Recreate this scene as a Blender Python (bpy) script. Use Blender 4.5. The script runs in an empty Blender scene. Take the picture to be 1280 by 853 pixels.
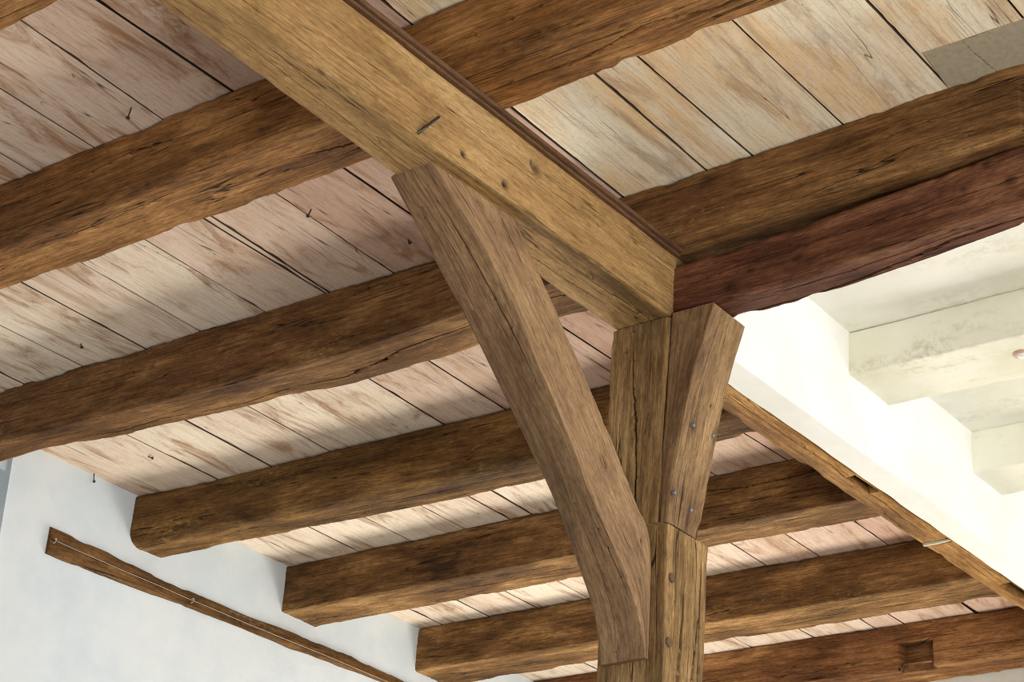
import bpy, math
import numpy as np
from mathutils import Matrix, Vector

C = bpy.context.scene.collection
sc = bpy.context.scene
sc.view_settings.view_transform = 'Standard'
sc.view_settings.look = 'None'
sc.view_settings.gamma = 1.0
sc.view_settings.use_curve_mapping = False
sc.view_settings.exposure = 0.0
sc.cycles.use_denoising = True
sc.cycles.filter_width = 1.0

# ------------------------------------------------------------------ camera
YAW, PITCH, ROLL, FPX = math.radians(-39.286391), math.radians(26.473561), math.radians(4.676615), 2540.53
cy, sy, cp, sp = math.cos(YAW), math.sin(YAW), math.cos(PITCH), math.sin(PITCH)
fwd = Vector((sy*cp, cy*cp, sp)); rt = Vector((cy, -sy, 0)); up = rt.cross(fwd)
r2 = rt*math.cos(ROLL) + up*math.sin(ROLL); u2 = -rt*math.sin(ROLL) + up*math.cos(ROLL)
cam = bpy.data.cameras.new('camera'); co = bpy.data.objects.new('camera', cam); C.objects.link(co)
co.matrix_world = Matrix(((r2.x, u2.x, -fwd.x, 0), (r2.y, u2.y, -fwd.y, 0), (r2.z, u2.z, -fwd.z, 0), (0, 0, 0, 1)))
cam.sensor_width = 36.0; cam.sensor_fit = 'HORIZONTAL'; cam.lens = FPX*36.0/1280.0; cam.clip_start = 0.05
sc.camera = co

# ------------------------------------------------------------------ numpy noise
def _h(ix, iy, iz):
    n = (ix*374761393 + iy*668265263 + iz*2147483647 + 1013904223) & 0xffffffff
    n = ((n ^ (n >> 13))*1274126177) & 0xffffffff
    n = ((n ^ (n >> 15))*2246822519) & 0xffffffff
    return ((n ^ (n >> 16)) & 0xffff)/32767.5 - 1.0
def vnoise(x, y, z):
    x, y, z = np.broadcast_arrays(np.asarray(x, float), np.asarray(y, float), np.asarray(z, float))
    xi, yi, zi = np.floor(x), np.floor(y), np.floor(z)
    fx, fy, fz = x-xi, y-yi, z-zi
    fx, fy, fz = fx*fx*(3-2*fx), fy*fy*(3-2*fy), fz*fz*(3-2*fz)
    a, b, c = xi.astype(np.int64), yi.astype(np.int64), zi.astype(np.int64)
    L = lambda p, q, t: p+(q-p)*t
    return L(L(L(_h(a, b, c), _h(a+1, b, c), fx), L(_h(a, b+1, c), _h(a+1, b+1, c), fx), fy),
             L(L(_h(a, b, c+1), _h(a+1, b, c+1), fx), L(_h(a, b+1, c+1), _h(a+1, b+1, c+1), fx), fy), fz)

# ------------------------------------------------------------------ object helpers
def tag(o, label=None, cat=None, group=None, kind=None):
    if label: o['label'] = label
    if cat: o['category'] = cat
    if group: o['group'] = group
    if kind: o['kind'] = kind
    return o

class MB:
    """collects vertices, faces and the two point attributes gc (grain coordinate) and mark (cracks, holes, painted gap shade)"""
    def __init__(s): s.v = []; s.f = []; s.gc = []; s.mk = []; s.n = 0; s.tint = []
    def add(s, v, f, gc=None, mk=None, tint=0.0):
        v = np.asarray(v, float); n = len(v)
        s.v.append(v); s.f += [tuple(int(i)+s.n for i in q) for q in f]
        s.gc.append(np.asarray(gc, float) if gc is not None else v.copy())
        s.mk.append(np.asarray(mk, float) if mk is not None else np.zeros(n))
        s.tint.append(np.full(n, tint)); s.n += n
    def build(s, name, mat, parent=None, smooth=True):
        v = np.concatenate(s.v)
        me = bpy.data.meshes.new(name); me.from_pydata(v.tolist(), [], s.f); me.update()
        a = me.attributes.new('gc', 'FLOAT_VECTOR', 'POINT'); a.data.foreach_set('vector', np.concatenate(s.gc).astype(np.float32).ravel())
        a = me.attributes.new('mark', 'FLOAT', 'POINT'); a.data.foreach_set('value', np.concatenate(s.mk).astype(np.float32))
        a = me.attributes.new('tint', 'FLOAT', 'POINT'); a.data.foreach_set('value', np.concatenate(s.tint).astype(np.float32))
        if smooth: me.polygons.foreach_set('use_smooth', [True]*len(me.polygons)); me.set_sharp_from_angle(angle=math.radians(38))
        me.materials.append(mat)
        o = bpy.data.objects.new(name, me); C.objects.link(o)
        if parent: o.parent = parent
        return o

def interp_poly(P, t):
    """polyline of (t, x, y, z) rows -> points at t"""
    P = np.asarray(P, float)
    return np.stack([np.interp(t, P[:, 0], P[:, k]) for k in (1, 2, 3)], 1)

def timber(mb, corners, res=0.006, step=0.014, r=(0.006,)*4, seed=0, low=0.004, tool=0.0012, chip=0.004,
           cracks=(), stains=(), lowf=1.6, tint=0.0, grainoff=None, dents=(), gapshade=0.0):
    """corners: four polylines of (s,x,y,z) in ring order c0 c1 c2 c3 (face 0 = c0-c1, 1 = c1-c2, 2 = c2-c3, 3 = c3-c0)
    cracks: (face, [(s, q)...], width, depth); stains: (face, s, q, rs, ra, amount, depth); dents: (face, s0, s1, q0, q1, depth, mark)"""
    s0 = min(c[0][0] for c in corners); s1 = max(c[-1][0] for c in corners)
    ns = max(3, int((s1-s0)/step)+1); S = np.linspace(s0, s1, ns)
    K = [interp_poly(c, S) for c in corners]
    w = np.linalg.norm(K[1]-K[0], axis=1).mean(); h = np.linalg.norm(K[3]-K[0], axis=1).mean()
    # rounded rectangle ring in (a, b), with face ids and q
    A = []; B = []; F = []; Q = []; N = []
    sides = [((0, 0), (w, 0), w, (0, -1)), ((w, 0), (w, h), h, (1, 0)), ((w, h), (0, h), w, (0, 1)), ((0, h), (0, 0), h, (-1, 0))]
    for k, (p, q_, ln, nn) in enumerate(sides):
        ra, rb = r[k], r[(k+1) % 4]
        m = max(3, int((ln-ra-rb)/res))
        for d in np.linspace(ra, ln-rb, m):
            A.append(p[0]+(q_[0]-p[0])*d/ln); B.append(p[1]+(q_[1]-p[1])*d/ln); F.append(k); Q.append(d/ln); N.append(nn)
        nx = sides[(k+1) % 4]
        cx = q_[0]-nn[0]*rb-nx[3][0]*rb; cyy = q_[1]-nn[1]*rb-nx[3][1]*rb
        na = 1 if rb < .002 else 4 if rb < .012 else 6
        for i in range(1, na):
            t = i/na*math.pi/2; vx = nn[0]*math.cos(t)+nx[3][0]*math.sin(t); vy = nn[1]*math.cos(t)+nx[3][1]*math.sin(t)
            A.append(cx+vx*rb); B.append(cyy+vy*rb); F.append(k if t < math.pi/4 else (k+1) % 4)
            Q.append(1.0 if t < math.pi/4 else 0.0); N.append((vx, vy))
    A, B, F, Q, N = map(np.array, (A, B, F, Q, N)); nr = len(A)
    a = (A/w)[None, :, None]; b = (B/h)[None, :, None]
    P = (K[0][:, None]*(1-a)*(1-b) + K[1][:, None]*a*(1-b) + K[2][:, None]*a*b + K[3][:, None]*(1-a)*b)
    U = (K[1]-K[0]); U = U/np.linalg.norm(U, axis=1)[:, None]; V = (K[3]-K[0]); V = V/np.linalg.norm(V, axis=1)[:, None]
    U = U[:, None]; V = V[:, None]
    NN = U*N[None, :, 0:1] + V*N[None, :, 1:2]
    Sg = S[:, None]; Ag = A[None]; Bg = B[None]
    sd = seed*7.31
    d = low*(vnoise(Sg*lowf+sd, Ag*5, Bg*5+sd)+.5*vnoise(Sg*lowf*3.1+sd, Ag*9, Bg*9))
    d = d + tool*(vnoise(Sg*14+sd, Ag*9, Bg*9)+vnoise(Sg*5, Ag*60+sd, Bg*60)+.7*vnoise(Sg*9+sd, Ag*130+sd, Bg*130))
    edge = np.minimum(np.minimum(A, w-A)+np.minimum(B, h-B), .03)/.03
    ch = np.clip(vnoise(Sg*9+sd, Ag*2+3*sd, Bg*2)+.4*vnoise(Sg*31+sd, Ag*8, Bg*8)-.15, 0, 1)
    d = d - chip*3*ch*(1-edge)[None]**2 - chip*.5*np.clip(vnoise(Sg*55+sd, Ag*25, Bg*25+sd), 0, 1)*(1-edge)[None]**3
    mk = np.zeros((ns, nr)); shift = np.zeros((ns, nr))
    lens = [w, h, w, h]
    if gapshade: mk[:, (F == 1) | (F == 3)] = gapshade  # side faces painted near-black to deepen the shade in the board gaps
    for (f, s_, q_, rs, ra, am, dp) in stains:
        idx = np.where(F == f)[0]
        e = ((S[:, None]-s_)/rs)**2+(((Q[idx]-q_)*lens[f])[None]/ra)**2
        e = e*(1+.5*vnoise(S[:, None]*40+sd, (Q[idx]*lens[f]*60)[None], s_))
        g = np.exp(-e*1.2)
        mk[:, idx] = np.maximum(mk[:, idx], am*np.clip(g*1.6, 0, 1)); d[:, idx] -= dp*np.clip(g*1.5, 0, 1)
    for (f, a0, a1, q0, q1, dp, am) in dents:
        idx = np.where(F == f)[0]
        ins = ((S[:, None] > a0) & (S[:, None] < a1) & (Q[idx][None] > q0) & (Q[idx][None] < q1))
        d[:, idx] = np.where(ins, -dp, d[:, idx]); mk[:, idx] = np.where(ins, np.maximum(mk[:, idx], am), mk[:, idx])
    for ci, (f, path, wd, dp) in enumerate(cracks):
        idx = np.where(F == f)[0]; ps = np.array([p[0] for p in path]); pq = np.array([p[1] for p in path])
        o_ = np.argsort(ps); ps, pq = ps[o_], pq[o_]; ln = lens[f]
        for i in np.where((S >= ps[0]) & (S <= ps[-1]))[0]:
            q = np.interp(S[i], ps, pq) + float(vnoise(S[i]*9+ci*5+sd, 1.5, 2.5))*.004/ln + float(vnoise(S[i]*37+ci*5+sd, 1.5, 2.5))*.0018/ln
            j = int(np.argmin(np.abs(Q[idx]-q)))
            if j < 2 or j > len(idx)-3: continue
            tp = min(1.0, (S[i]-ps[0])/.12+.15, (ps[-1]-S[i])/.12+.15)*(.75+.35*float(vnoise(S[i]*11+ci, 7.5, 1.5)))
            for dj, tq in ((-1, q-wd*tp/ln), (0, q), (1, q+wd*tp/ln)):
                shift[i, idx[j+dj]] = (tq-Q[idx[j+dj]])*ln
            d[i, idx[j]] -= dp*tp; mk[i, idx[j]] = 1.0
    T = np.zeros((nr, 2))
    for k, t in enumerate(((1, 0), (0, 1), (-1, 0), (0, -1))): T[F == k] = t
    TT = U*T[None, :, 0:1]+V*T[None, :, 1:2]
    P = P + NN*d[:, :, None] + TT*shift[:, :, None]
    g0 = grainoff if grainoff is not None else (seed*3.7, seed*1.9, seed*2.3)
    G = np.stack([np.broadcast_to(Sg+g0[0], (ns, nr)), np.broadcast_to(Ag+g0[1], (ns, nr)), np.broadcast_to(Bg+g0[2], (ns, nr))], 2)
    i = np.arange(ns-1)[:, None]*nr; j = np.arange(nr)[None]; j2 = (j+1) % nr
    q = np.stack([i+j, i+j2, i+nr+j2, i+nr+j], 2).reshape(-1, 4)
    faces = [tuple(x) for x in q.tolist()]
    faces.append(tuple(range(nr-1, -1, -1))); faces.append(tuple((ns-1)*nr+k for k in range(nr)))
    mb.add(P.reshape(-1, 3), faces, G.reshape(-1, 3), mk.ravel(), tint)

def xbeam(x0, x1, yf, yb, zb, zt):
    """corner polylines of a beam along X; yf/yb/zb/zt numbers or lists of (x, value); c0 bottom-front, c1 bottom-back, c2 top-back, c3 top-front.
    faces: 0 bottom (q 0 front..1 back), 1 back, 2 top, 3 front (q 0 top..1 bottom)"""
    xs = sorted({x0, x1, *[p[0] for q in (yf, yb, zb, zt) if isinstance(q, (list, tuple)) for p in q if x0 < p[0] < x1]})
    g = lambda q, x: np.interp(x, [p[0] for p in q], [p[1] for p in q]) if isinstance(q, (list, tuple)) else q
    mk = lambda Y, Z: [(x, x, g(Y, x), g(Z, x)) for x in xs]
    return mk(yf, zb), mk(yb, zb), mk(yb, zt), mk(yf, zt)
def ybeam(y0, y1, xr, xl, zb, zt):
    """beam along Y; c0 bottom-right(+X), c1 bottom-left, c2 top-left, c3 top-right; faces: 0 bottom (q 0 right..1 left), 3 right side (q 0 top..1 bottom)"""
    ys = sorted({y0, y1, *[p[0] for q in (xr, xl, zb, zt) if isinstance(q, (list, tuple)) for p in q if y0 < p[0] < y1]})
    g = lambda q, y: np.interp(y, [p[0] for p in q], [p[1] for p in q]) if isinstance(q, (list, tuple)) else q
    mk = lambda X, Z: [(y, g(X, y), y, g(Z, y)) for y in ys]
    return mk(xr, zb), mk(xl, zb), mk(xl, zt), mk(xr, zt)

# ------------------------------------------------------------------ materials
def srgb(r, g, b):
    f = lambda c: c/12.92 if c <= .04045 else ((c+.055)/1.055)**2.4
    return (f(r/255), f(g/255), f(b/255), 1)
class NT:
    def __init__(s, name):
        s.m = bpy.data.materials.new(name); s.m.use_nodes = True; s.t = s.m.node_tree; s.t.nodes.clear()
        s.out = s.n('ShaderNodeOutputMaterial'); s.b = s.n('ShaderNodeBsdfPrincipled'); s.l(s.b.outputs[0], s.out.inputs[0])
    def n(s, k): return s.t.nodes.new(k)
    def l(s, a, b): s.t.links.new(a, b)
    def put(s, sock, v):
        if hasattr(v, 'is_output') or hasattr(v, 'links'): s.l(v, sock)
        else: sock.default_value = v
    def attr(s, name):
        a = s.n('ShaderNodeAttribute'); a.attribute_name = name; return a
    def scale(s, vec, sx, sy, sz, off=(0, 0, 0)):
        m = s.n('ShaderNodeMapping'); s.l(vec, m.inputs[0]); m.inputs['Scale'].default_value = (sx, sy, sz); m.inputs['Location'].default_value = off; return m.outputs[0]
    def noise(s, vec, sc_=1, det=4, rough=.55, dist=0):
        n = s.n('ShaderNodeTexNoise'); s.l(vec, n.inputs['Vector']); n.inputs['Scale'].default_value = sc_; n.inputs['Detail'].default_value = det
        n.inputs['Roughness'].default_value = rough; n.inputs['Distortion'].default_value = dist; return n.outputs['Fac']
    def math(s, op, a, b=None, c=None):
        m = s.n('ShaderNodeMath'); m.operation = op; s.put(m.inputs[0], a)
        if b is not None: s.put(m.inputs[1], b)
        if c is not None: s.put(m.inputs[2], c)
        return m.outputs[0]
    def ss(s, v, lo, hi, a=0, b=1):
        m = s.n('ShaderNodeMapRange'); m.interpolation_type = 'SMOOTHSTEP'; s.put(m.inputs[0], v)
        for i, x in enumerate((lo, hi, a, b)): m.inputs[1+i].default_value = x
        return m.outputs[0]
    def mix(s, f, a, b, mode='MIX'):
        m = s.n('ShaderNodeMix'); m.data_type = 'RGBA'; m.blend_type = mode; s.put(m.inputs[0], f)
        s.put(m.inputs[6], a); s.put(m.inputs[7], b); return m.outputs[2]
    def ramp(s, v, *st):
        r = s.n('ShaderNodeValToRGB'); s.l(v, r.inputs[0]); e = r.color_ramp.elements
        while len(e) < len(st): e.new(.5)
        for x, (p, c) in zip(e, st): x.position = p; x.color = c
        return r.outputs[0]
    def bump(s, h, strength, dist):
        b = s.n('ShaderNodeBump'); b.inputs['Strength'].default_value = strength; b.inputs['Distance'].default_value = dist; s.l(h, b.inputs['Height']); s.l(b.outputs[0], s.b.inputs['Normal'])

def wood(name, dark, mid, light, contrast=1.0, crack=1.0, dust=.4, dustcol=(190, 165, 110), ring=.35, red=None, spec=.12, rough=.72, grain=1.1):
    N = NT(name); g = N.attr('gc').outputs['Vector']; mark = N.attr('mark').outputs['Fac']
    warp = N.noise(N.scale(g, 1.3, 6, 6), 1, 3)
    # blotches
    big = N.math('ADD', N.math('MULTIPLY', N.noise(N.scale(g, 2.2, 8, 8, (3, 1, 2)), 1, 6, .62, .5), .75), N.math('MULTIPLY', N.noise(N.scale(g, 7, 40, 40, (1, 7, 2)), 1, 4, .6, .3), .25))
    col = N.ramp(big, (.36, srgb(*dark)), (.5, srgb(*mid)), (.64, srgb(*light)))
    # streaks along the grain
    st = N.noise(N.scale(g, 1.6, 46, 46, (1, 5, 2)), 1, 6, .66, .5)
    col = N.mix(N.ss(st, .45, .72, 0, .62*contrast), col, N.mix(1, col, (.48, .42, .38, 1), 'MULTIPLY'))
    col = N.mix(N.ss(st, .47, .28, 0, .4*contrast), col, N.mix(1, col, (1.38, 1.32, 1.22, 1), 'MULTIPLY'))
    # growth rings cut by the faces
    rv = N.math('ADD', N.noise(N.scale(g, .7, 4, 4, (9, 2, 4)), 1, 2, .4, 0), N.math('MULTIPLY', warp, .10))
    rg = N.math('SINE', N.math('MULTIPLY', rv, 320.0))
    rmask = N.ss(N.noise(N.scale(g, 1.2, 5, 5, (2, 2, 8)), 1, 2), .45, .62)
    col = N.mix(N.math('MULTIPLY', N.ss(rg, .0, 1, 0, ring), rmask), col, N.mix(1, col, (.66, .6, .55, 1), 'MULTIPLY'))
    # fine pores
    fg = N.noise(N.scale(g, 16, 300, 300), 1, 4, .8)
    col = N.mix(N.ss(fg, .5, .62, 0, .6), col, N.mix(1, col, (.5, .45, .4, 1), 'MULTIPLY'))
    mg = N.noise(N.scale(g, 6, 170, 170, (3, 9, 1)), 1, 4, .75, .3)
    col = N.mix(N.ss(mg, .5, .60, 0, .62*grain), col, N.mix(1, col, (.5, .44, .4, 1), 'MULTIPLY'))
    col = N.mix(N.ss(mg, .49, .38, 0, .5*grain), col, N.mix(1, col, (1.4, 1.34, 1.24, 1), 'MULTIPLY'))
    mott = N.noise(N.scale(g, 34, 110, 110), 1, 5, .78)
    col = N.mix(N.ss(mott, .51, .62, 0, .45), col, N.mix(1, col, (1.5, 1.42, 1.25, 1), 'MULTIPLY'))
    col = N.mix(N.ss(mott, .49, .38, 0, .5), col, N.mix(1, col, (.55, .5, .45, 1), 'MULTIPLY'))
    if red:
        rm = N.math('MULTIPLY', N.ss(N.noise(N.scale(g, 1.5, 9, 9, (5, 8, 1)), 1, 4, .6), .55, .68), N.ss(N.noise(g, 45, 4, .7), .42, .6))
        col = N.mix(N.math('MULTIPLY', rm, .8), col, srgb(*red))
    # pale dust / lichen flecks
    dm = N.math('MULTIPLY', N.ss(N.noise(N.scale(g, 2.2, 9, 9, (2, 9, 7)), 1, 4, .6), .52, .72), N.ss(N.noise(N.scale(g, 30, 90, 90), 1, 5, .75), .5, .68))
    col = N.mix(N.math('MULTIPLY', dm, dust), col, srgb(*dustcol))
    # hairline checks following the grain
    cn = N.noise(N.scale(g, .9, 20, 20, (7, 3, 1)), 1, 3, .5, .5)
    cm = N.ss(N.math('ABSOLUTE', N.math('SUBTRACT', cn, .5)), .010, .0, 0, 1)
    ck = N.math('MULTIPLY', cm, N.ss(N.noise(N.scale(g, 2.0, 10, 10, (4, 4, 9)), 1, 2), .47, .58, 0, crack))
    allc = N.math('MAXIMUM', ck, mark)
    col = N.mix(N.math('MINIMUM', allc, .93), col, srgb(34, 22, 14))
    N.l(col, N.b.inputs['Base Color']); N.b.inputs['Roughness'].default_value = rough; N.b.inputs['Specular IOR Level'].default_value = spec
    hgt = N.math('SUBTRACT', N.math('ADD', N.math('MULTIPLY', fg, .25), N.math('ADD', N.math('MULTIPLY', st, .6), N.math('ADD', N.math('MULTIPLY', mott, .4), N.math('MULTIPLY', mg, .7)))), N.math('MULTIPLY', ck, 1.2))
    N.bump(hgt, .6, .004)
    return N.m

def planks_mat(name, pale, pink, stain, cream, creamstain):
    N = NT(name); g = N.attr('gc').outputs['Vector']; mark = N.attr('mark').outputs['Fac']; t = N.attr('tint').outputs['Fac']
    # tint: 0 pale .. 1 pinkish, 2 cream
    base = N.mix(N.math('MINIMUM', t, 1.0), srgb(*pale), srgb(*pink))
    blot = N.noise(N.scale(g, 2.2, 6, 6, (4, 2, 0)), 1, 5, .62, .5)
    base = N.mix(N.ss(blot, .4, .68, 0, .6), base, N.mix(1, base, (.80, .72, .66, 1), 'MULTIPLY'))
    cb = N.mix(N.ss(blot, .38, .66, 0, .9), srgb(*cream), srgb(*creamstain))
    isc = N.ss(t, 1.4, 1.6)
    col = N.mix(isc, base, cb)
    st = N.noise(N.scale(g, 2.6, 10, 10, (8, 1, 3)), 1, 6, .66, .9)
    sm = N.math('MULTIPLY', N.ss(st, .48, .70), N.math('SUBTRACT', .9, N.math('MULTIPLY', isc, .38)))
    col = N.mix(sm, col, srgb(*stain))
    gr = N.noise(N.scale(g, 5, 150, 150), 1, 5, .7, .4)
    col = N.mix(N.ss(gr, .49, .62, 0, .40), col, N.mix(1, col, (.55, .46, .40, 1), 'MULTIPLY'))
    # worn whitewash, chalky flecks
    wm = N.math('MULTIPLY', N.ss(N.noise(N.scale(g, 2.5, 7, 7, (1, 6, 3)), 1, 4, .6), .5, .68), N.ss(N.noise(N.scale(g, 40, 80, 80), 1, 5, .75), .45, .62))
    col = N.mix(N.math('MULTIPLY', wm, .5), col, srgb(226, 214, 204))
    fl = N.ss(N.noise(N.scale(g, 60, 120, 120), 1, 4, .75), .52, .68, 0, .38)
    col = N.mix(fl, col, N.mix(1, col, (.6, .5, .42, 1), 'MULTIPLY'))
    cn = N.noise(N.scale(g, .9, 16, 16, (7, 3, 1)), 1, 2, .5, .4)
    cm = N.math('MULTIPLY', N.ss(N.math('ABSOLUTE', N.math('SUBTRACT', cn, .5)), .008, .0), N.ss(N.noise(N.scale(g, 2, 8, 8, (4, 4, 9)), 1, 2), .54, .64, 0, .8))
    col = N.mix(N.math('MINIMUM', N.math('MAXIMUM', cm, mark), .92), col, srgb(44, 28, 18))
    N.l(col, N.b.inputs['Base Color']); N.b.inputs['Roughness'].default_value = .85; N.b.inputs['Specular IOR Level'].default_value = .12
    N.bump(N.math('ADD', N.math('MULTIPLY', gr, .5), N.math('MULTIPLY', N.noise(g, 90, 4, .7), .5)), .45, .003)
    return N.m

def plaster(name, colr, var, bs=.35, vs=3.0, stain=None, st_amt=.5):
    N = NT(name); g = N.attr('gc').outputs['Vector']
    v = N.noise(g, vs, 5, .6)
    col = N.mix(N.ss(v, .4, .65), srgb(*colr), srgb(*var))
    if stain:
        s = N.math('MULTIPLY', N.ss(N.noise(N.scale(g, 2, 6, 6, (2, 3, 1)), 1, 5, .65), .5, .68), N.ss(N.noise(g, 30, 4, .7), .4, .6))
        col = N.mix(N.math('MULTIPLY', s, st_amt), col, srgb(*stain))
    N.l(col, N.b.inputs['Base Color']); N.b.inputs['Roughness'].default_value = .9; N.b.inputs['Specular IOR Level'].default_value = .1
    N.bump(N.math('ADD', N.math('MULTIPLY', N.noise(g, 5, 3, .5), 2.0), N.math('MULTIPLY', N.noise(g, 60, 4, .6), .25)), bs, .012)
    return N.m
def plain(name, col, rough=.6, metal=0, nz=.15):
    N = NT(name); g = N.attr('gc').outputs['Vector']
    c = N.mix(N.ss(N.noise(g, 60, 4, .7), .35, .7, 0, nz*2), srgb(*col), N.mix(1, srgb(*col), (.6, .55, .5, 1), 'MULTIPLY'))
    c = N.mix(N.math('MULTIPLY', N.attr('mark').outputs['Fac'], .85), c, srgb(40, 30, 22))
    N.l(c, N.b.inputs['Base Color']); N.b.inputs['Roughness'].default_value = rough; N.b.inputs['Metallic'].default_value = metal
    return N.m

M = {
 'joist_warm': wood('joist_oak_warm', (98, 67, 38), (146, 103, 60), (184, 138, 86), dust=.25),
 'joist_red': wood('joist_oak_reddish', (84, 58, 34), (124, 90, 55), (162, 124, 80), dust=.5, red=(110, 68, 48)),
 'joist_moss': wood('joist_oak_mossy', (76, 54, 30), (114, 84, 48), (156, 120, 72), dust=.75, dustcol=(186, 160, 92)),
 'joist_brown': wood('joist_oak_brown', (76, 54, 32), (122, 90, 54), (176, 138, 90), dust=.4),
 'joist_far': wood('joist_oak_far', (94, 62, 38), (136, 96, 60), (182, 138, 90), dust=.25),
 'girder': wood('girder_oak_planed', (138, 108, 68), (164, 130, 84), (182, 150, 102), contrast=.7, dust=.2, ring=.25, crack=.7, grain=.6),
 'brace': wood('brace_oak_planed', (118, 92, 70), (146, 116, 86), (166, 136, 100), contrast=.7, dust=.2, ring=.5, crack=.6, grain=.65),
 'brace_old': wood('brace_oak_weathered', (114, 88, 64), (140, 112, 80), (166, 136, 98), contrast=.8, dust=.2, ring=.4, grain=.75),
 'post': wood('post_oak_weathered', (112, 88, 58), (150, 120, 80), (186, 154, 106), contrast=1.0, dust=.2, ring=.3, grain=.9),
 'header': wood('header_pine_dark_red', (80, 48, 36), (110, 72, 52), (148, 106, 78), dust=.3, dustcol=(160, 104, 70), red=(92, 54, 44)),
 'trimmer': wood('trimmer_oak', (116, 82, 44), (156, 114, 62), (182, 140, 84), dust=.3),
 'wallwood': wood('wall_timber_oak', (76, 54, 30), (104, 76, 44), (132, 98, 60), dust=.5, dustcol=(190, 170, 130)),
 'batten': wood('batten_brown', (88, 64, 44), (104, 76, 54), (116, 88, 64), contrast=.3, crack=0, dust=.1, ring=.1, grain=.3),
 'planks': planks_mat('whitewashed_boards', (236, 222, 202), (212, 178, 160), (160, 118, 82), (250, 240, 214), (244, 212, 164)),
 'patch': plain('grey_patch_board', (176, 166, 142), .9, 0, .2),
 'gapdark': plain('dark_gap', (40, 28, 20), .95),
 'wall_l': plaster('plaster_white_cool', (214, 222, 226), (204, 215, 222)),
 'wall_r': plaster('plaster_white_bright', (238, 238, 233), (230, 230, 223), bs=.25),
 'ceil_r': plaster('plaster_white_ceiling', (240, 240, 230), (230, 230, 214), stain=(206, 200, 176), st_amt=.4),
 'pbeam': plaster('plaster_beam_cream', (240, 239, 224), (232, 230, 208), stain=(196, 190, 160), st_amt=.7),
 'wall_b': plaster('plaster_cream', (240, 236, 222), (232, 228, 214)),
 'floor': plaster('floor_stone', (150, 130, 106), (132, 114, 92)),
 'iron': plain('iron_nail', (70, 66, 64), .5, .7),
 'bolt': plain('bolt_grey', (128, 134, 142), .5, .5),
 'peg': plain('oak_peg', (96, 72, 46), .8),
 'wire': plain('wire_white', (206, 200, 190), .5),
 'lamp': plain('enamel_white', (238, 234, 222), .35, 0, .03),
 'lamprim': plain('fitting_rim_pinkish', (196, 160, 140), .5, 0, .1),
 'smear': plaster('plaster_smear', (206, 196, 170), (190, 178, 150)),
 'lilac': plaster('plaster_lilac_reveal', (176, 160, 184), (150, 136, 164)),
}

# ------------------------------------------------------------------ small shape helpers
def tube(mb, pts, rad, n=8):
    P = [Vector(p) for p in pts]; vs = []; fs = []
    for i, p in enumerate(P):
        d = (P[min(i+1, len(P)-1)]-P[max(i-1, 0)]).normalized()
        a = d.cross(Vector((.31, .2, .93))).normalized(); b = d.cross(a)
        rr = rad[i] if isinstance(rad, (list, tuple)) else rad
        for k in range(n):
            t = 2*math.pi*k/n; vs.append(p+a*math.cos(t)*rr+b*math.sin(t)*rr)
    for i in range(len(P)-1):
        for k in range(n): fs.append((i*n+k, i*n+(k+1) % n, (i+1)*n+(k+1) % n, (i+1)*n+k))
    fs.append(tuple(range(n-1, -1, -1))); fs.append(tuple((len(P)-1)*n+k for k in range(n)))
    mb.add([tuple(v) for v in vs], fs)
def lathe(mb, base, axis, prof, n=24):
    """prof: (radius, height along axis)"""
    ax = Vector(axis).normalized(); a = ax.cross(Vector((.31, .93, .2))).normalized(); b = ax.cross(a); vs = []; fs = []
    for (r_, h_) in prof:
        for k in range(n):
            t = 2*math.pi*k/n; vs.append(tuple(Vector(base)+ax*h_+a*math.cos(t)*r_+b*math.sin(t)*r_))
    for i in range(len(prof)-1):
        for k in range(n): fs.append((i*n+k, i*n+(k+1) % n, (i+1)*n+(k+1) % n, (i+1)*n+k))
    fs.append(tuple(range(n-1, -1, -1))); fs.append(tuple((len(prof)-1)*n+k for k in range(n)))
    mb.add(vs, fs)
def box(mb, x0, x1, y0, y1, z0, z1):
    v = [(x, y, z) for z in (z0, z1) for y in (y0, y1) for x in (x0, x1)]
    mb.add(v, [(0, 2, 3, 1), (4, 5, 7, 6), (0, 1, 5, 4), (2, 6, 7, 3), (0, 4, 6, 2), (1, 3, 7, 5)])
def sheet(mb, fn, nu, nv, flip=False):
    """grid surface fn(u,v)->xyz on [0,1]^2"""
    u, v = np.meshgrid(np.linspace(0, 1, nu), np.linspace(0, 1, nv), indexing='ij')
    P = fn(u, v); P = np.stack([np.broadcast_to(c, u.shape) for c in P], 2).reshape(-1, 3)
    i = np.arange(nu-1)[:, None]*nv; j = np.arange(nv-1)[None]
    q = np.stack([i+j, i+nv+j, i+nv+j+1, i+j+1], 2).reshape(-1, 4)
    if flip: q = q[:, ::-1]
    mb.add(P, q.tolist())
def nail(name, p, tip, head=True, parent=None, mat=None, r=.0022, bend=None):
    mb = MB(); p = Vector(p); tip = Vector(tip); pts = [p, (p+tip)/2 if bend is None else Vector(bend), tip]
    tube(mb, pts, r)
    d = (tip-pts[1]).normalized()
    if head: lathe(mb, tip, d, [(.001, -.002), (.006, -.001), (.006, .001), (.002, .0022)], 10)
    return mb.build(name, mat or M['iron'], parent)

H = 3.0        # underside of the boards
JB = 2.79      # underside of the joists
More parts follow.
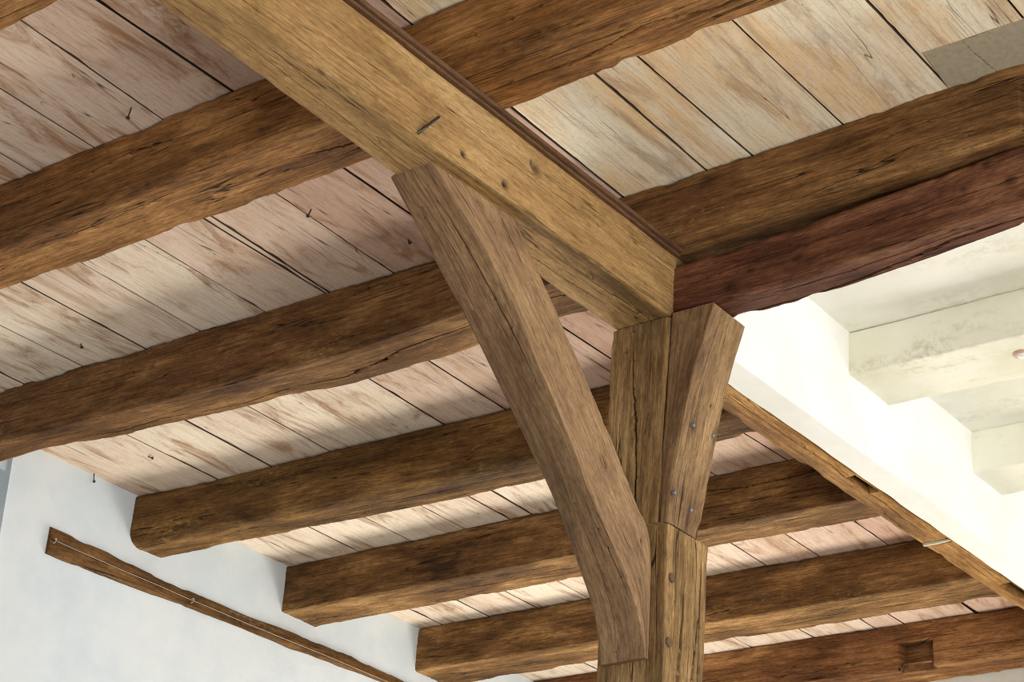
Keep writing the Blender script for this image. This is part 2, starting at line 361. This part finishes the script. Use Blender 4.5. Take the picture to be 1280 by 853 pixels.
# ================================================================== THE SETTING
# board ceiling: boards run along Y, one set per bay between the joists
ceil = MB()
def lerp_tint(x): return float(np.clip((x+5.0)/1.6, 0, 1))
def bay(y0, y1, seams, seed, cream_from=None, wane=()):
    """seams: (x at y0, x at y1, gap) from left to right"""
    rs = np.random.RandomState(seed)
    for k in range(len(seams)-1):
        (a0, a1, ga), (b0, b1, gb) = seams[k], seams[k+1]
        xm = (a0+b0)/2
        t = 2.0 if (cream_from is not None and xm > cream_from) else float(np.clip(lerp_tint(xm)+rs.uniform(-.25, .2), 0, 1))
        z = H + rs.uniform(-.0015, .003); th = .03
        c = ([(y0, b0-gb/2, y0, z), (y1, b1-gb/2, y1, z)], [(y0, a0+ga/2, y0, z), (y1, a1+ga/2, y1, z)],
             [(y0, a0+ga/2, y0, z+th), (y1, a1+ga/2, y1, z+th)], [(y0, b0-gb/2, y0, z+th), (y1, b1-gb/2, y1, z+th)])
        wdt = b0-a0
        ck = []
        if wdt > .2 and rs.rand() < .35:
            q = rs.uniform(.3, .7); e = rs.uniform(.35, .7)*(y1-y0)
            ck.append((0, [(y0, q), (y0+e, q+rs.uniform(-.08, .08))], .0012, .0015))
        for (ky, kp) in wane:
            if ky == k: ck += kp
        stn = []
        timber(ceil, c, res=.005 if ck else .012, step=.012 if ck else .02, r=(.0012,)*4, gapshade=.9, seed=seed*20+k+1, low=.0009, tool=.0004, chip=.0012, tint=t, cracks=ck, stains=stn,
               grainoff=(rs.uniform(0, 50), rs.uniform(0, 50), rs.uniform(0, 50)))
S = lambda x, x1=None, g=.005: (x, x if x1 is None else x1, g)
bay(1.30, 2.16, [S(x) for x in (-4.7, -4.41, -4.12, -3.82, -3.57, -3.28, -2.95, -2.6, -2.3, -2.0)], 1, -2.99)
bay(2.10, 3.20, [S(-6.1), S(-5.88), S(-5.58), S(-5.28), S(-4.98), S(-4.69), S(-4.395, -4.394), S(-4.117, -4.128), S(-3.80, -3.85, .002), S(-3.585, -3.571, .013), S(-3.27), S(-2.945, -2.955), S(-2.66), S(-2.4), S(-2.1), S(-1.8)], 2, -2.99)
bay(3.20, 4.19, [S(-6.1), S(-5.9), S(-5.60, -5.585), S(-5.30, -5.277), S(-4.977, -4.973), S(-4.69, -4.706), S(-4.395, -4.407, .006), S(-4.142, -4.138, .007), S(-4.10, -4.128, .004), S(-3.835, -3.86), S(-3.572, -3.577), S(-3.27), S(-2.964, -2.972, .006),
     S(-2.679, -2.689), S(-2.545, -2.537), S(-2.255, -2.248, .005), S(-1.932, -1.932), S(-1.64, -1.648, .006), S(-1.34), S(-1.05), S(-.8)], 3, -2.99,
    wane=((5, [(0, [(3.5, .12), (3.75, .06), (3.9, .14), (4.0, .16)], .003, .003)]), (15, [(0, [(3.55, .44), (3.8, .48), (4.07, .55)], .0012, .0015)])))
bay(4.19, 5.16, [S(-6.1), S(-5.883), S(-5.582), S(-5.27, -5.30), S(-4.98, -4.993), S(-4.72, -4.757), S(-4.42, -4.447), S(-4.15, -4.168), S(-3.86), S(-3.618, -3.597), S(-3.3), S(-2.86)], 4)
bay(5.16, 6.04, [S(-6.1), S(-5.88), S(-5.6), S(-5.311, -5.317), S(-5.03, -5.021), S(-4.79), S(-4.66, -4.684), S(-4.38), S(-4.1), S(-3.82), S(-3.55, -3.506), S(-3.2), S(-2.86)], 5)
bay(6.04, 6.96, [S(-6.1), S(-5.88), S(-5.60, -5.61), S(-5.326, -5.342), S(-5.043, -5.049), S(-4.75), S(-4.45), S(-4.13, -4.143), S(-3.883, -3.895), S(-3.577, -3.585, .007), S(-3.3), S(-2.86)], 6)
bay(6.96, 7.93, [S(-6.1), S(-5.88), S(-5.6), S(-5.33), S(-5.04), S(-4.75), S(-4.42), S(-4.112), S(-3.97), S(-3.61, -3.633, .012), S(-3.3), S(-2.86)], 7)
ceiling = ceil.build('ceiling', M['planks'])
tag(ceiling, kind='structure')
bk = MB(); box(bk, -6.2, -.8, 1.3, 4.25, H+.034, H+.06); box(bk, -6.2, -2.86, 4.25, 7.96, H+.034, H+.06)
bk.build('gap_shade_backing', M['gapdark'], ceiling)  # backing sheet added above the boards, coloured dark so gaps read as shade
# grey patch let into the boards, a hand's width along the second joist on the right
pm = MB(); pb = ([(3.872, -1.10, 3.872, H-.004), (4.09, -1.10, 4.09, H-.004)], [(3.872, -1.917, 3.874, H-.004), (4.09, -1.937, 4.09, H-.004)],
      [(3.872, -1.917, 3.874, H+.004), (4.09, -1.937, 4.09, H+.004)], [(3.872, -1.10, 3.872, H+.004), (4.09, -1.10, 4.09, H+.004)])
timber(pm, pb, res=.004, step=.006, r=(.0015,)*4, seed=77, low=.0008, tool=.0002, chip=.0005, cracks=((0, [(3.86, .872), (3.95, .858), (4.06, .83)], .0022, .004), (0, [(3.85, .835), (3.892, .845)], .0016, .003)))
o = pm.build('patch_board', M['patch'], ceiling); o['label'] = 'grey patch let into the pale boards'
for (p, tip, bend) in (((-3.876, 3.0, H), (-3.863, 2.985, H-.045), None), ((-3.815, 3.673, H), (-3.812, 3.66, H-.03), None), ((-5.995, 4.79, H), (-5.972, 4.778, H-.042), (-5.985, 4.785, H-.028)),
                       ((-5.667, 4.77, H), (-5.64, 4.77, H-.012), None), ((-3.679, 3.961, H), (-3.665, 3.955, H-.016), None), ((-5.144, 3.954, H), (-5.13, 3.95, H-.018), None)):
    nail('nail', p, tip, True, ceiling, bend=bend)

# left wall (X = -6.01), with the start of a window reveal at its near end
WX = -6.01
wl = MB()
wob = lambda y, z: .004*vnoise(y*2.2, z*2.2, 3.3)+.0015*vnoise(y*9, z*9, 1.3)
sheet(wl, lambda u, v: (WX+wob(4.394+u*3.555, -1.6+v*4.62), 4.394+u*3.555-(.02*np.clip((v-.9)*8, 0, 1)), -1.6+v*4.62), 140, 140, True)
sheet(wl, lambda u, v: (-6.6+u*.62, 4.394-.0*u-.02*np.clip((v-.9)*8, 0, 1), -1.6+v*4.62), 12, 60)
box(wl, -6.62, WX, -1.0, 4.394, 2.86, 3.03)
box(wl, -6.62, WX, -1.0, 2.2, -1.6, 2.86)
box(wl, -6.66, -6.60, -1.0, 4.42, -1.6, 3.03)   # back of the recess
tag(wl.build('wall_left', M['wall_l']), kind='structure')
wb = MB(); sheet(wb, lambda u, v: (-6.1+u*9.0, 7.945+.003*vnoise(u*20, v*9, 1.1), -1.6+v*4.64), 60, 40, True)
tag(wb.build('wall_back', M['wall_b']), kind='structure')
fl = MB(); box(fl, -6.6, 8.0, -1.5, 8.0, -1.7, -1.6)
tag(fl.build('floor', M['floor']), kind='structure')

# white plastered side of the girder line, to the right of the post, and the white ceiling beyond
wr = MB()
wn = lambda y, z: .004*vnoise(y*4, z*6, 7.7)+.002*vnoise(y*15, z*15, 2.7)
zlo = lambda y: 2.574+.012*(y-4.3)
sheet(wr, lambda u, v: (-2.79+wn(4.22+u*3.73, v*.4), 4.22+u*3.73, zlo(4.22+u*3.73)+(2.99-zlo(4.22+u*3.73))*v), 220, 26, True)
sheet(wr, lambda u, v: (-2.885+v*.095+wn(4.22+u*3.73, 0)*v+.003*vnoise(u*40, 1.2, 3.1)*(1-v), 4.22+u*3.73, zlo(4.22+u*3.73)-.0015*np.sin(v*3.14)), 220, 8, False)
sheet(wr, lambda u, v: (-2.885+.003*vnoise(u*40, 1.2, 3.1), 4.22+u*3.73, zlo(4.22+u*3.73)+.42*v), 220, 4, False)
tag(wr.build('wall_right', M['wall_r']), kind='structure')
cr = MB(); sheet(cr, lambda u, v: (-2.80+u*4.0, 4.22+v*3.73, 2.97+.004*vnoise(u*10, v*9, 5.1)), 60, 60, True)
tag(cr.build('ceiling_right', M['ceil_r']), kind='structure')

# ================================================================== JOISTS
def joist(label, mat, x0, x1, yf, yb, zb, seed, name='ceiling_joist', group='old oak ceiling joists', zt=2.998, **kw):
    mb = MB(); timber(mb, xbeam(x0, x1, yf, yb, zb, zt), seed=seed, **kw)
    return tag(mb.build(name, M[mat]), label, 'ceiling joist', group)
joist('oak joist just cut off by the top left corner of the photo', 'joist_warm', -6.03, -2.0, 2.13, 2.375, JB, 1, step=.03)
joist('warm orange-brown oak joist with a long split, first full one from the top', 'joist_warm', -6.03, -1.0, 3.085, [(-6, 3.30), (-3.6, 3.305), (-2.9, 3.305), (-2, 3.27), (-1, 3.25)],
      [(-6, 2.785), (-3, 2.79), (-1, 2.80)], 2, r=(.02, .012, .004, .006), low=.0045, chip=.008,
      cracks=((3, [(-4.6, .40), (-4.226, .45), (-3.93, .35), (-3.706, .43), (-3.30, .42), (-3.0, .4)], .003, .012), (0, [(-3.42, .45), (-3.2, .6), (-3.05, .42), (-2.95, .4)], .004, .014),
              (0, [(-3.3, .72), (-3.05, .7), (-2.9, .72)], .003, .01), (0, [(-2.80, .60), (-2.659, .60), (-2.47, .62), (-2.265, .46), (-2.10, .64), (-1.9, .6)], .005, .02), (3, [(-2.75, .62), (-2.5, .55), (-2.3, .58)], .0018, .006),
              (0, [(-4.5, .3), (-4.2, .36), (-3.9, .33)], .0016, .005)),
      stains=((0, -3.12, .9, .035, .018, .9, .006), (3, -3.42, .8, .03, .012, .5, .003), (3, -3.65, .75, .04, .02, .35, .0), (0, -2.32, .35, .02, .007, .6, .004)))
joist('dark oak joist with a reddish worn patch, passing just above the dark red header', 'joist_red', -6.03, -1.0, [(-6, 4.072), (-3.7, 4.095), (-2.97, 4.073), (-1.7, 4.045), (-1, 4.04)],
      [(-6, 4.235), (-5.6, 4.225), (-4.1, 4.31), (-3.5, 4.30), (-2.8, 4.29), (-1, 4.29)], [(-6, 2.80), (-4.8, 2.775), (-4, 2.765), (-3.6, 2.785), (-2.8, 2.795), (-1, 2.80)], 3, r=(.025, .012, .004, .006), low=.005, chip=.008,
      cracks=((0, [(-5.6, .62), (-5.524, .58), (-5.17, .78), (-4.96, .66), (-4.63, .82), (-4.364, .7), (-4.162, .74), (-3.876, .45), (-3.585, .42), (-3.3, .4), (-3.15, .5), (-3.0, .5)], .0035, .014), (0, [(-4.5, .55), (-4.2, .62), (-3.9, .58)], .0016, .006),
              (3, [(-5.7, .3), (-5.2, .42), (-4.9, .35)], .0018, .006), (3, [(-2.2, .45), (-1.76, .38)], .0018, .006), (3, [(-4.05, .2), (-3.9, .1)], .0025, .008), (0, [(-3.36, .08), (-3.2, .06)], .004, .01)),
      dents=((3, -1.742, -.9, .30, 1.1, .03, .55),), stains=((3, -2.68, .2, .03, .02, .5, .003),))
joist('mossy-flecked oak joist with a rounded left end nearest the wall timber', 'joist_moss', -6.02, -2.97, [(-6.02, 5.03), (-5.6, 5.055), (-5, 5.058), (-3.5, 5.085)], [(-6, 5.222), (-5.4, 5.232), (-4.4, 5.25), (-3, 5.26)], [(-6, 2.788), (-5, 2.782), (-4, 2.775), (-3, 2.78)], 4,
      r=(.06, .01, .01, .014), low=.0045, chip=.007, cracks=((0, [(-4.9, .5), (-4.5, .55), (-4.1, .5)], .002, .006), (0, [(-5.2, .7), (-4.8, .75)], .002, .006)))
joist('dark brown square-edged oak joist, next one behind the joist with the rounded end', 'joist_brown', -6.02, -2.97, 5.93, [(-6, 6.155), (-4.5, 6.15), (-3.9, 6.10), (-3, 6.12)], JB, 5, r=(.007, .008, .004, .006), low=.0035, chip=.007,
      cracks=((3, [(-4.2, .27), (-3.841, .27), (-3.657, .36), (-3.455, .35), (-3.2, .2)], .0028, .01), (0, [(-5.3, .5), (-4.9, .55), (-4.5, .5)], .0022, .008), (0, [(-4.9, .75), (-4.6, .72)], .002, .006), (3, [(-5.9, .35), (-5.6, .33)], .002, .006)))
joist('brown oak joist just in front of the joist with the empty square mortise', 'joist_brown', -6.02, -2.97, 6.837, [(-6, 7.075), (-5, 7.07), (-3, 7.07)], [(-6, 2.79), (-3, 2.795)], 6, r=(.007, .01, .004, .006), low=.0035, chip=.007,
      cracks=((0, [(-4.6, .55), (-4.0, .55), (-3.3, .6)], .0028, .009), (0, [(-4.5, .35), (-4.1, .3), (-3.8, .36)], .002, .007), (0, [(-4.2, .2), (-3.8, .22), (-3.4, .2)], .002, .007), (0, [(-5.7, .5), (-5.4, .52)], .002, .006), (3, [(-5.3, .62), (-5.1, .6)], .002, .006)))
joist('reddish-brown oak joist with an empty square mortise, lowest and farthest of all', 'joist_far', -6.02, -2.97, 7.72, 7.925, JB, 7, r=(.012, .012, .004, .006), low=.0035, chip=.007,
      dents=((3, -3.99, -3.84, .42, 1.2, .05, .35), (0, -3.99, -3.84, -.2, .2, .03, .35)), cracks=((0, [(-4.6, .72), (-4.0, .7), (-3.2, .72)], .0028, .009),), stains=((3, -3.88, .86, .01, .006, .9, .004),))

# plastered beams of the white room: the same joists carried on beyond the girder line
for (y0, y1, lab, sd) in ((5.083, 5.352, 'white plastered beam carrying a small round fitting, nearest to the dark red header', 21), (5.955, 6.19, 'white plastered beam behind the nearest one, partly hidden at the right edge', 22)):
    mb = MB(); timber(mb, xbeam(-2.80, .9, y0, y1, [(-2.8, 2.818), (0, 2.812)], 2.972), res=.012, step=.03, r=(.012, .012, .004, .01), seed=sd, low=.005, tool=.0008, chip=.001)
    tag(mb.build('plastered_beam', M['pbeam']), lab, 'ceiling beam', 'white plastered beams')

# ================================================================== GIRDER, BATTEN, TRIMMER
mb = MB()
timber(mb, ybeam(1.30, 4.112, [(1.3, -2.80), (4.2, -2.80)], [(1.3, -2.935), (2.3, -2.94), (3.0, -2.957), (3.5, -2.972), (4.2, -2.985)], [(1.3, 2.552), (2.4, 2.556), (3.0, 2.562), (3.5, 2.570), (4.2, 2.580)], [(1.3, 2.788), (4.2, 2.788)]),
       res=.005, step=.010, r=(.010, .009, .004, .003), seed=31, low=.003, tool=.0009, chip=.003,
       stains=((3, 3.18, .82, .010, .010, 1.0, .008), (3, 3.344, .83, .011, .009, 1.0, .008), (3, 3.462, .34, .018, .014, .65, .006), (3, 3.445, .30, .008, .010, .8, .005), (3, 3.03, .9, .03, .01, .35, .001),
               (0, 3.6, .1, .35, .018, .45, .002), (0, 3.95, .2, .22, .02, .5, .002), (0, 3.3, .03, .2, .012, .4, .0), (3, 3.98, .93, .07, .006, .5, .001)),
       cracks=((3, [(2.3, .9), (2.6, .86), (2.9, .93)], .0016, .005), (0, [(2.45, .55), (2.75, .62), (2.95, .7), (3.08, .75)], .002, .006), (0, [(3.55, .7), (3.75, .72), (3.95, .6)], .0016, .004), (0, [(3.6, .4), (3.9, .38), (4.08, .3)], .0016, .004), (3, [(3.4, .45), (3.65, .5), (3.8, .48)], .0012, .003)))
gird = tag(mb.build('girder', M['girder']), 'thick light-brown planed oak girder running diagonally down to the post', 'beam')
nail('nail', (-2.80, 3.008, 2.570), (-2.772, 3.045, 2.628), False, gird, r=.004, bend=(-2.786, 3.014, 2.585))
mb = MB()
timber(mb, ybeam(4.112, 4.28, -2.812, -2.985, 2.578, 2.788), res=.01, step=.02, seed=32, low=.002)
tag(mb.build('girder_end_block', M['post']), 'dark end block of the girder line set on top of the post', 'beam')
bt = MB()   # profiled batten along the top of the girder: lower lip, groove, upper strip
prof = [(-2.801, 2.768), (-2.787, 2.768), (-2.785, 2.7745), (-2.792, 2.776), (-2.792, 2.7785), (-2.780, 2.7795), (-2.778, 2.7805), (-2.778, 2.7905), (-2.801, 2.7905)]
ys = np.linspace(1.3, 4.113, 60); vs = []; gc = []
for y in ys:
    for (x, z) in prof: vs.append((x, y, z)); gc.append((y, x, z))
n = len(prof); fs = [(i*n+k, i*n+(k+1) % n, (i+1)*n+(k+1) % n, (i+1)*n+k) for i in range(len(ys)-1) for k in range(n)]
fs += [tuple(range(n-1, -1, -1)), tuple((len(ys)-1)*n+k for k in range(n))]
bt.add(vs, fs, gc)
tag(bt.build('batten', M['batten'], smooth=False), 'thin brown grooved batten along the top edge of the girder', 'trim strip')
mb = MB()
timber(mb, ybeam(4.285, 7.94, -2.889, [(4.28, -3.0), (5.2, -2.997), (6.8, -2.985), (8.6, -2.97)], [(4.28, 2.570), (5.1, 2.574), (6.6, 2.598), (8.6, 2.62)], 2.786), res=.006, step=.014, r=(.006, .014, .004, .004), seed=33, low=.004, chip=.006,
       dents=((0, 5.31, 5.45, -.2, .33, .03, .85), (0, 6.455, 6.62, -.2, .33, .03, .85), (0, 5.945, 5.968, -.2, 1.1, .02, .85)), cracks=((0, [(4.6, .35), (5.2, .3), (5.9, .4)], .0016, .005), (0, [(6.1, .4), (6.5, .5), (7, .45)], .0016, .005)))
trm = tag(mb.build('trimmer_beam', M['trimmer']), 'narrow oak trimmer running from behind the post along the white plaster', 'beam')
mb = MB()   # plaster squeezed into the scarf joint of the trimmer
timber(mb, xbeam(-2.99, -2.888, 5.966, [(-3.0, 5.982), (-2.955, 5.980), (-2.93, 5.994), (-2.905, 5.998), (-2.89, 5.976)], 2.587, 2.602), res=.004, step=.006, r=(.004,)*4, seed=34, low=.003, chip=.003)
o = mb.build('plaster_smear', M['smear'], trm); o['label'] = 'pale plaster squeezed into the joint'

# ================================================================== HEADER
mb = MB(); up_back = lambda c: (c[0], c[1], [(x, x_, y, z+.045) for (x, x_, y, z) in c[2]], c[3])   # back edge raised to the joist above to block light leaking over the header
timber(mb, up_back(xbeam(-2.803, -1.0, [(-2.8, 4.105), (-1.7, 4.085), (-1, 4.08)], [(-2.8, 4.215), (-2.45, 4.218), (-2.05, 4.208), (-1.8, 4.18), (-1, 4.17)], [(-2.8, 2.597), (-2.66, 2.588), (-2.4, 2.590), (-2, 2.608), (-1.75, 2.618), (-1, 2.63)], [(-2.8, 2.737), (-2.42, 2.748), (-1.75, 2.792), (-1, 2.80)])),
       res=.005, step=.010, r=(.012, .012, .012, .016), seed=41, low=.004, chip=.007,
       cracks=((3, [(-2.80, .53), (-2.594, .42), (-2.42, .38), (-2.068, .50), (-1.6, .5)], .0018, .006), (0, [(-2.66, .85), (-2.462, .84), (-2.218, .82), (-1.974, .55), (-1.80, .6), (-1.5, .5)], .0055, .02), (0, [(-2.5, .35), (-2.1, .4), (-1.8, .3)], .0025, .008)),
       stains=((3, -2.615, .78, .017, .014, .75, -.002), (3, -2.548, .58, .010, .008, .75, -.002), (3, -2.405, .62, .012, .009, .7, 0), (3, -2.60, .9, .016, .008, .5, 0), (3, -2.17, .95, .035, .012, .7, .002), (3, -1.853, .1, .014, .012, .7, -.002), (3, -1.791, .52, .018, .013, .7, -.002), (3, -1.92, .40, .009, .007, .6, 0)))
tag(mb.build('header_beam', M['header']), 'dark red-brown knotty header beam running right from the top of the post', 'beam')

# ================================================================== POST
mb = MB(); PT = 2.574
zs = [(-1.6), 1.962, 1.966, PT]
R_ = {-1.6: -2.776, 1.962: -2.774, 1.966: -2.812, PT: -2.800}; L_ = {-1.6: -2.955, 1.962: -2.984, 1.966: -2.985, PT: -2.990}
# ring order: c0 front-left, c1 front-right, c2 back-right, c3 back-left ; face 0 = front, face 1 = right side
PY0, PY1 = 4.092, 4.285
pc = ([(z, L_[z], PY0, z) for z in zs], [(z, R_[z], PY0, z) for z in zs], [(z, R_[z], PY1, z) for z in zs], [(z, L_[z], PY1, z) for z in zs])
timber(mb, pc, res=.005, step=.012, r=(.005, .006, .008, .006), seed=51, low=.0035, tool=.0012, chip=.003,
       cracks=((0, [(2.574, .38), (2.392, .43), (2.198, .52), (2.0, .55)], .004, .018), (0, [(2.35, .49), (2.2, .56), (2.0, .6)], .0025, .01), (0, [(2.57, .26), (2.45, .28)], .0016, .005),
               (1, [(1.83, .44), (1.787, .42), (1.668, .40), (1.553, .37), (1.3, .33), (.8, .4)], .009, .03), (1, [(1.75, .78), (1.65, .74), (1.572, .70), (1.2, .7)], .007, .024), (1, [(1.9, .2), (1.75, .24), (1.5, .22), (1.2, .25)], .002, .006), (1, [(1.68, .62), (1.55, .58), (1.3, .6)], .003, .01),
               (1, [(1.95, .83), (1.6, .84), (1.2, .84)], .003, .008), (0, [(1.62, .55), (1.4, .57), (1.0, .5)], .0045, .016)))
post = tag(mb.build('post', M['post']), 'weathered split oak post under the end of the girder', 'post')
for (y, z) in ((4.117, 1.819), (4.115, 1.645)):
    pg = MB(); lathe(pg, (-2.779, y, z), (1, 0, .1), [(.0125, 0), (.0125, .007), (.0105, .009), (.002, .0095)], 18)
    o = pg.build('peg', M['peg'], post); o['label'] = 'dark round oak peg'

# ================================================================== BRACES
# long brace: from the underside of the girder down to the front of the post; t runs 0 (top) to 1 (foot)
lowR = [(0, 3.095, 2.572), (.10, 3.262, 2.482), (.18, 3.370, 2.408), (.25, 3.450, 2.336), (.34, 3.545, 2.243), (.51, 3.710, 2.080), (.67, 3.850, 1.915), (.78, 3.962, 1.815), (.87, 4.028, 1.728), (.94, 4.068, 1.662), (1, 4.074, 1.598)]
lowL = [(0, 3.135, 2.574), (.15, 3.306, 2.445), (.30, 3.487, 2.300), (.46, 3.673, 2.142), (.64, 3.858, 1.985), (.78, 3.955, 1.855), (.90, 4.040, 1.725), (.96, 4.070, 1.640), (1, 4.076, 1.598)]
lowL = [(t, y-.015, z-.012) if t < .9 else (t, y, z) for (t, y, z) in lowL]
uppr = [(0, 3.445, 2.574), (.22, 3.619, 2.415), (.45, 3.790, 2.245), (.80, 4.035, 1.985), (.88, 4.086, 1.930), (.92, 4.0885, 1.85), (1, 4.0885, 1.598)]
ts = np.linspace(0, 1, 41)
def crv(P, x0, x1, dz=0, smooth=True):
    P = np.array(P); y = np.interp(ts, P[:, 0], P[:, 1]); z = np.interp(ts, P[:, 0], P[:, 2])
    if smooth:
        for _ in range(3):
            y[1:-1] = (y[:-2]+2*y[1:-1]+y[2:])/4; z[1:-1] = (z[:-2]+2*z[1:-1]+z[2:])/4
    return [(t*1.45, x0+(x1-x0)*t, yy, zz) for t, yy, zz in zip(ts, y, z)]
mb = MB()
# ring order c0 lower-right, c1 lower-left... seen from outside: face 0 = lower/front face (q 0 right..1 left), face 3 = right side (q 0 upper..1 lower)
bc = (crv(lowR, -2.842, -2.818), crv(lowL, -2.985, -2.955), crv(uppr, -2.985, -2.955), crv(uppr, -2.842, -2.818))
timber(mb, bc, res=.005, step=.010, r=(.004, .016, .004, .004), seed=61, low=.0025, tool=.0008, chip=.0022,
       cracks=((0, [(.06, .36), (.22, .30), (.42, .24), (.60, .20)], .0035, .012), (0, [(.93, .22), (1.1, .16), (1.28, .06)], .003, .010), (0, [(.03, .72), (.25, .70), (.45, .74)], .0016, .004), (0, [(.95, .5), (1.2, .52), (1.42, .62)], .0014, .004),
               (3, [(.05, .55), (.14, .55)], .002, .006), (3, [(.06, .25), (.2, .3)], .0025, .006), (3, [(.02, .8), (.12, .78)], .0014, .004), (3, [(.8, .35), (1.0, .45)], .002, .005), (3, [(1.05, .5), (1.18, .55)], .0016, .005), (3, [(1.25, .5), (1.32, .52)], .0016, .004)),
       stains=((3, 1.21, .30, .008, .006, 1.0, .008), (0, .72, .72, .25, .035, .3, 0), (0, .6, .3, .2, .02, .25, 0)))
tag(mb.build('brace', M['brace']), 'long planed oak knee brace slanting from the girder down to the post', 'brace', 'oak knee braces')
# short brace: from the right side of the post up to the header
zz = [1.968, 2.09, 2.177, 2.285, 2.394, 2.464, 2.583]
ox = [-2.779, -2.770, -2.754, -2.737, -2.714, -2.692, -2.660]
bx = [-2.779, -2.756, -2.742, -2.728, -2.708, -2.690, -2.661]
ix = [-2.809, -2.809, -2.806, -2.799, -2.797, -2.796, -2.793]
yb_ = [4.240, 4.243, 4.246, 4.250, 4.252, 4.254, 4.262]; y0 = 4.094
bc = ([(z, x, y0, z) for z, x in zip(zz, ix)], [(z, x, y0, z) for z, x in zip(zz, ox)], [(z, x, y, z) for z, x, y in zip(zz, bx, yb_)], [(z, x-.0, y, z) for z, x, y in zip(zz, ix, yb_)])
mb = MB()
timber(mb, bc, res=.005, step=.010, r=(.003, .003, .004, .003), seed=62, low=.0025, tool=.0008, chip=.002,
       cracks=((1, [(2.55, .3), (2.45, .25), (2.33, .22)], .0016, .004),), stains=((1, 2.25, .27, .012, .012, .55, 0), (1, 2.225, .22, .03, .008, .35, 0), (1, 2.258, .92, .03, .008, .5, 0), (1, 2.05, .05, .03, .009, .45, 0), (1, 2.02, .60, .04, .008, .55, 0), (1, 2.331, .66, .004, .004, .9, .004), (1, 2.20, .88, .03, .006, .3, 0), (1, 2.42, .1, .03, .01, .35, 0)))
br2 = tag(mb.build('brace', M['brace_old']), 'short bolted oak brace curving up from the post to the dark red header', 'brace', 'oak knee braces')
for (y, z) in ((4.133, 2.25), (4.229, 2.258), (4.102, 2.05), (4.186, 2.032)):
    x = np.interp(z, zz, [(a+b)/2 for a, b in zip(ox, bx)])
    bl = MB(); lathe(bl, (x-.004, y, z), (1, 0, -.15), [(.006, 0), (.006, .008), (.0045, .010), (.001, .0105)], 12)
    o = bl.build('bolt_head', M['bolt'], br2)

# ================================================================== TIMBER IN THE LEFT WALL, WIRE, FITTING
mb = MB()
timber(mb, ybeam(4.634, 7.94, -5.992, -6.06, [(4.634, 2.612), (5.15, 2.630), (5.67, 2.640), (6.34, 2.668), (7, 2.67), (8.3, 2.67)], [(4.634, 2.722), (5.14, 2.706), (5.8, 2.712), (6.34, 2.722), (8.3, 2.725)]),
       res=.005, step=.012, r=(.010, .004, .004, .012), seed=71, low=.006, chip=.007, lowf=3.0, cracks=((3, [(5.68, .55), (5.7, .9)], .002, .006), (3, [(4.64, .5), (5.3, .5), (6.3, .48)], .0016, .004)),
       stains=((3, 5.66, .8, .004, .03, .8, .004), (3, 5.95, .6, .004, .03, .7, .004)))
tag(mb.build('wall_timber', M['wallwood']), 'long dark timber set flush in the white left wall below the joist ends', 'timber')
mb = MB(); yy = np.linspace(4.652, 7.9, 120)
tube(mb, [(-5.9842+.002*float(vnoise(y*6, 1.1, 1.1)), y, 2.667+.004*float(vnoise(y*1.6, 2.2, .3))+.006*max(0, y-5.4)) for y in yy], .0008, 6)
wire = tag(mb.build('cable', M['wire']), 'thin white wire stapled along the timber in the left wall', 'wire')
for y in (4.652, 5.395):
    st = MB(); zc = 2.667+.004*float(vnoise(y*1.6, 2.2, .3))
    tube(st, [(-5.993, y, zc-.009), (-5.982, y, zc-.008), (-5.979, y+.001, zc), (-5.982, y+.002, zc+.008), (-5.993, y+.002, zc+.009)], .0025, 6)
    st.build('staple', M['wire'], wire)
e = bpy.data.objects.new('light_fitting', None); C.objects.link(e); e.location = (-2.262, 5.198, 2.8185)
tag(e, 'small round white fitting under the nearest white plastered beam at the right edge', 'light fitting')
mb = MB(); lathe(mb, (0, 0, 0), (0, 0, -1), [(.030, 0), (.030, .006), (.024, .011), (.020, .011), (.019, .007)], 28); mb.build('rim', M['lamprim'], e)
mb = MB(); lathe(mb, (0, 0, -.004), (0, 0, -1), [(.0195, 0), (.0195, .007), (.016, .012), (.008, .015), (.001, .016)], 28); mb.build('lens', M['lamp'], e)

# ================================================================== LIGHT
def area(name, loc, target, sx, sy, power, col):
    l = bpy.data.lights.new(name, 'AREA'); l.shape = 'RECTANGLE'; l.size = sx; l.size_y = sy; l.energy = power; l.color = col
    o = bpy.data.objects.new(name, l); C.objects.link(o); o.location = loc
    d = Vector(target)-Vector(loc); o.rotation_euler = d.to_track_quat('-Z', 'Y').to_euler(); return o
area('window_light_right', (6.0, 6.2, 1.0), (-4, 4.6, 2.5), 7.0, 3.0, 480, (.98, .99, 1.0))
area('window_light_far', (-4.6, 7.86, .4), (-4.6, 4.6, 2.2), 2.6, 2.0, 225, (1.0, .94, .84))
area('fill_light_near', (3.0, .6, -1.2), (-2.0, 3.4, 3.0), 3.0, 2.2, 430, (1.0, .98, .95))  # unseen fill added low, aimed up to brighten the boards and near joists
w = bpy.data.worlds.new('world'); sc.world = w; w.use_nodes = True
bg = w.node_tree.nodes['Background']; bg.inputs[0].default_value = (.86, .93, 1.0, 1); bg.inputs[1].default_value = .46
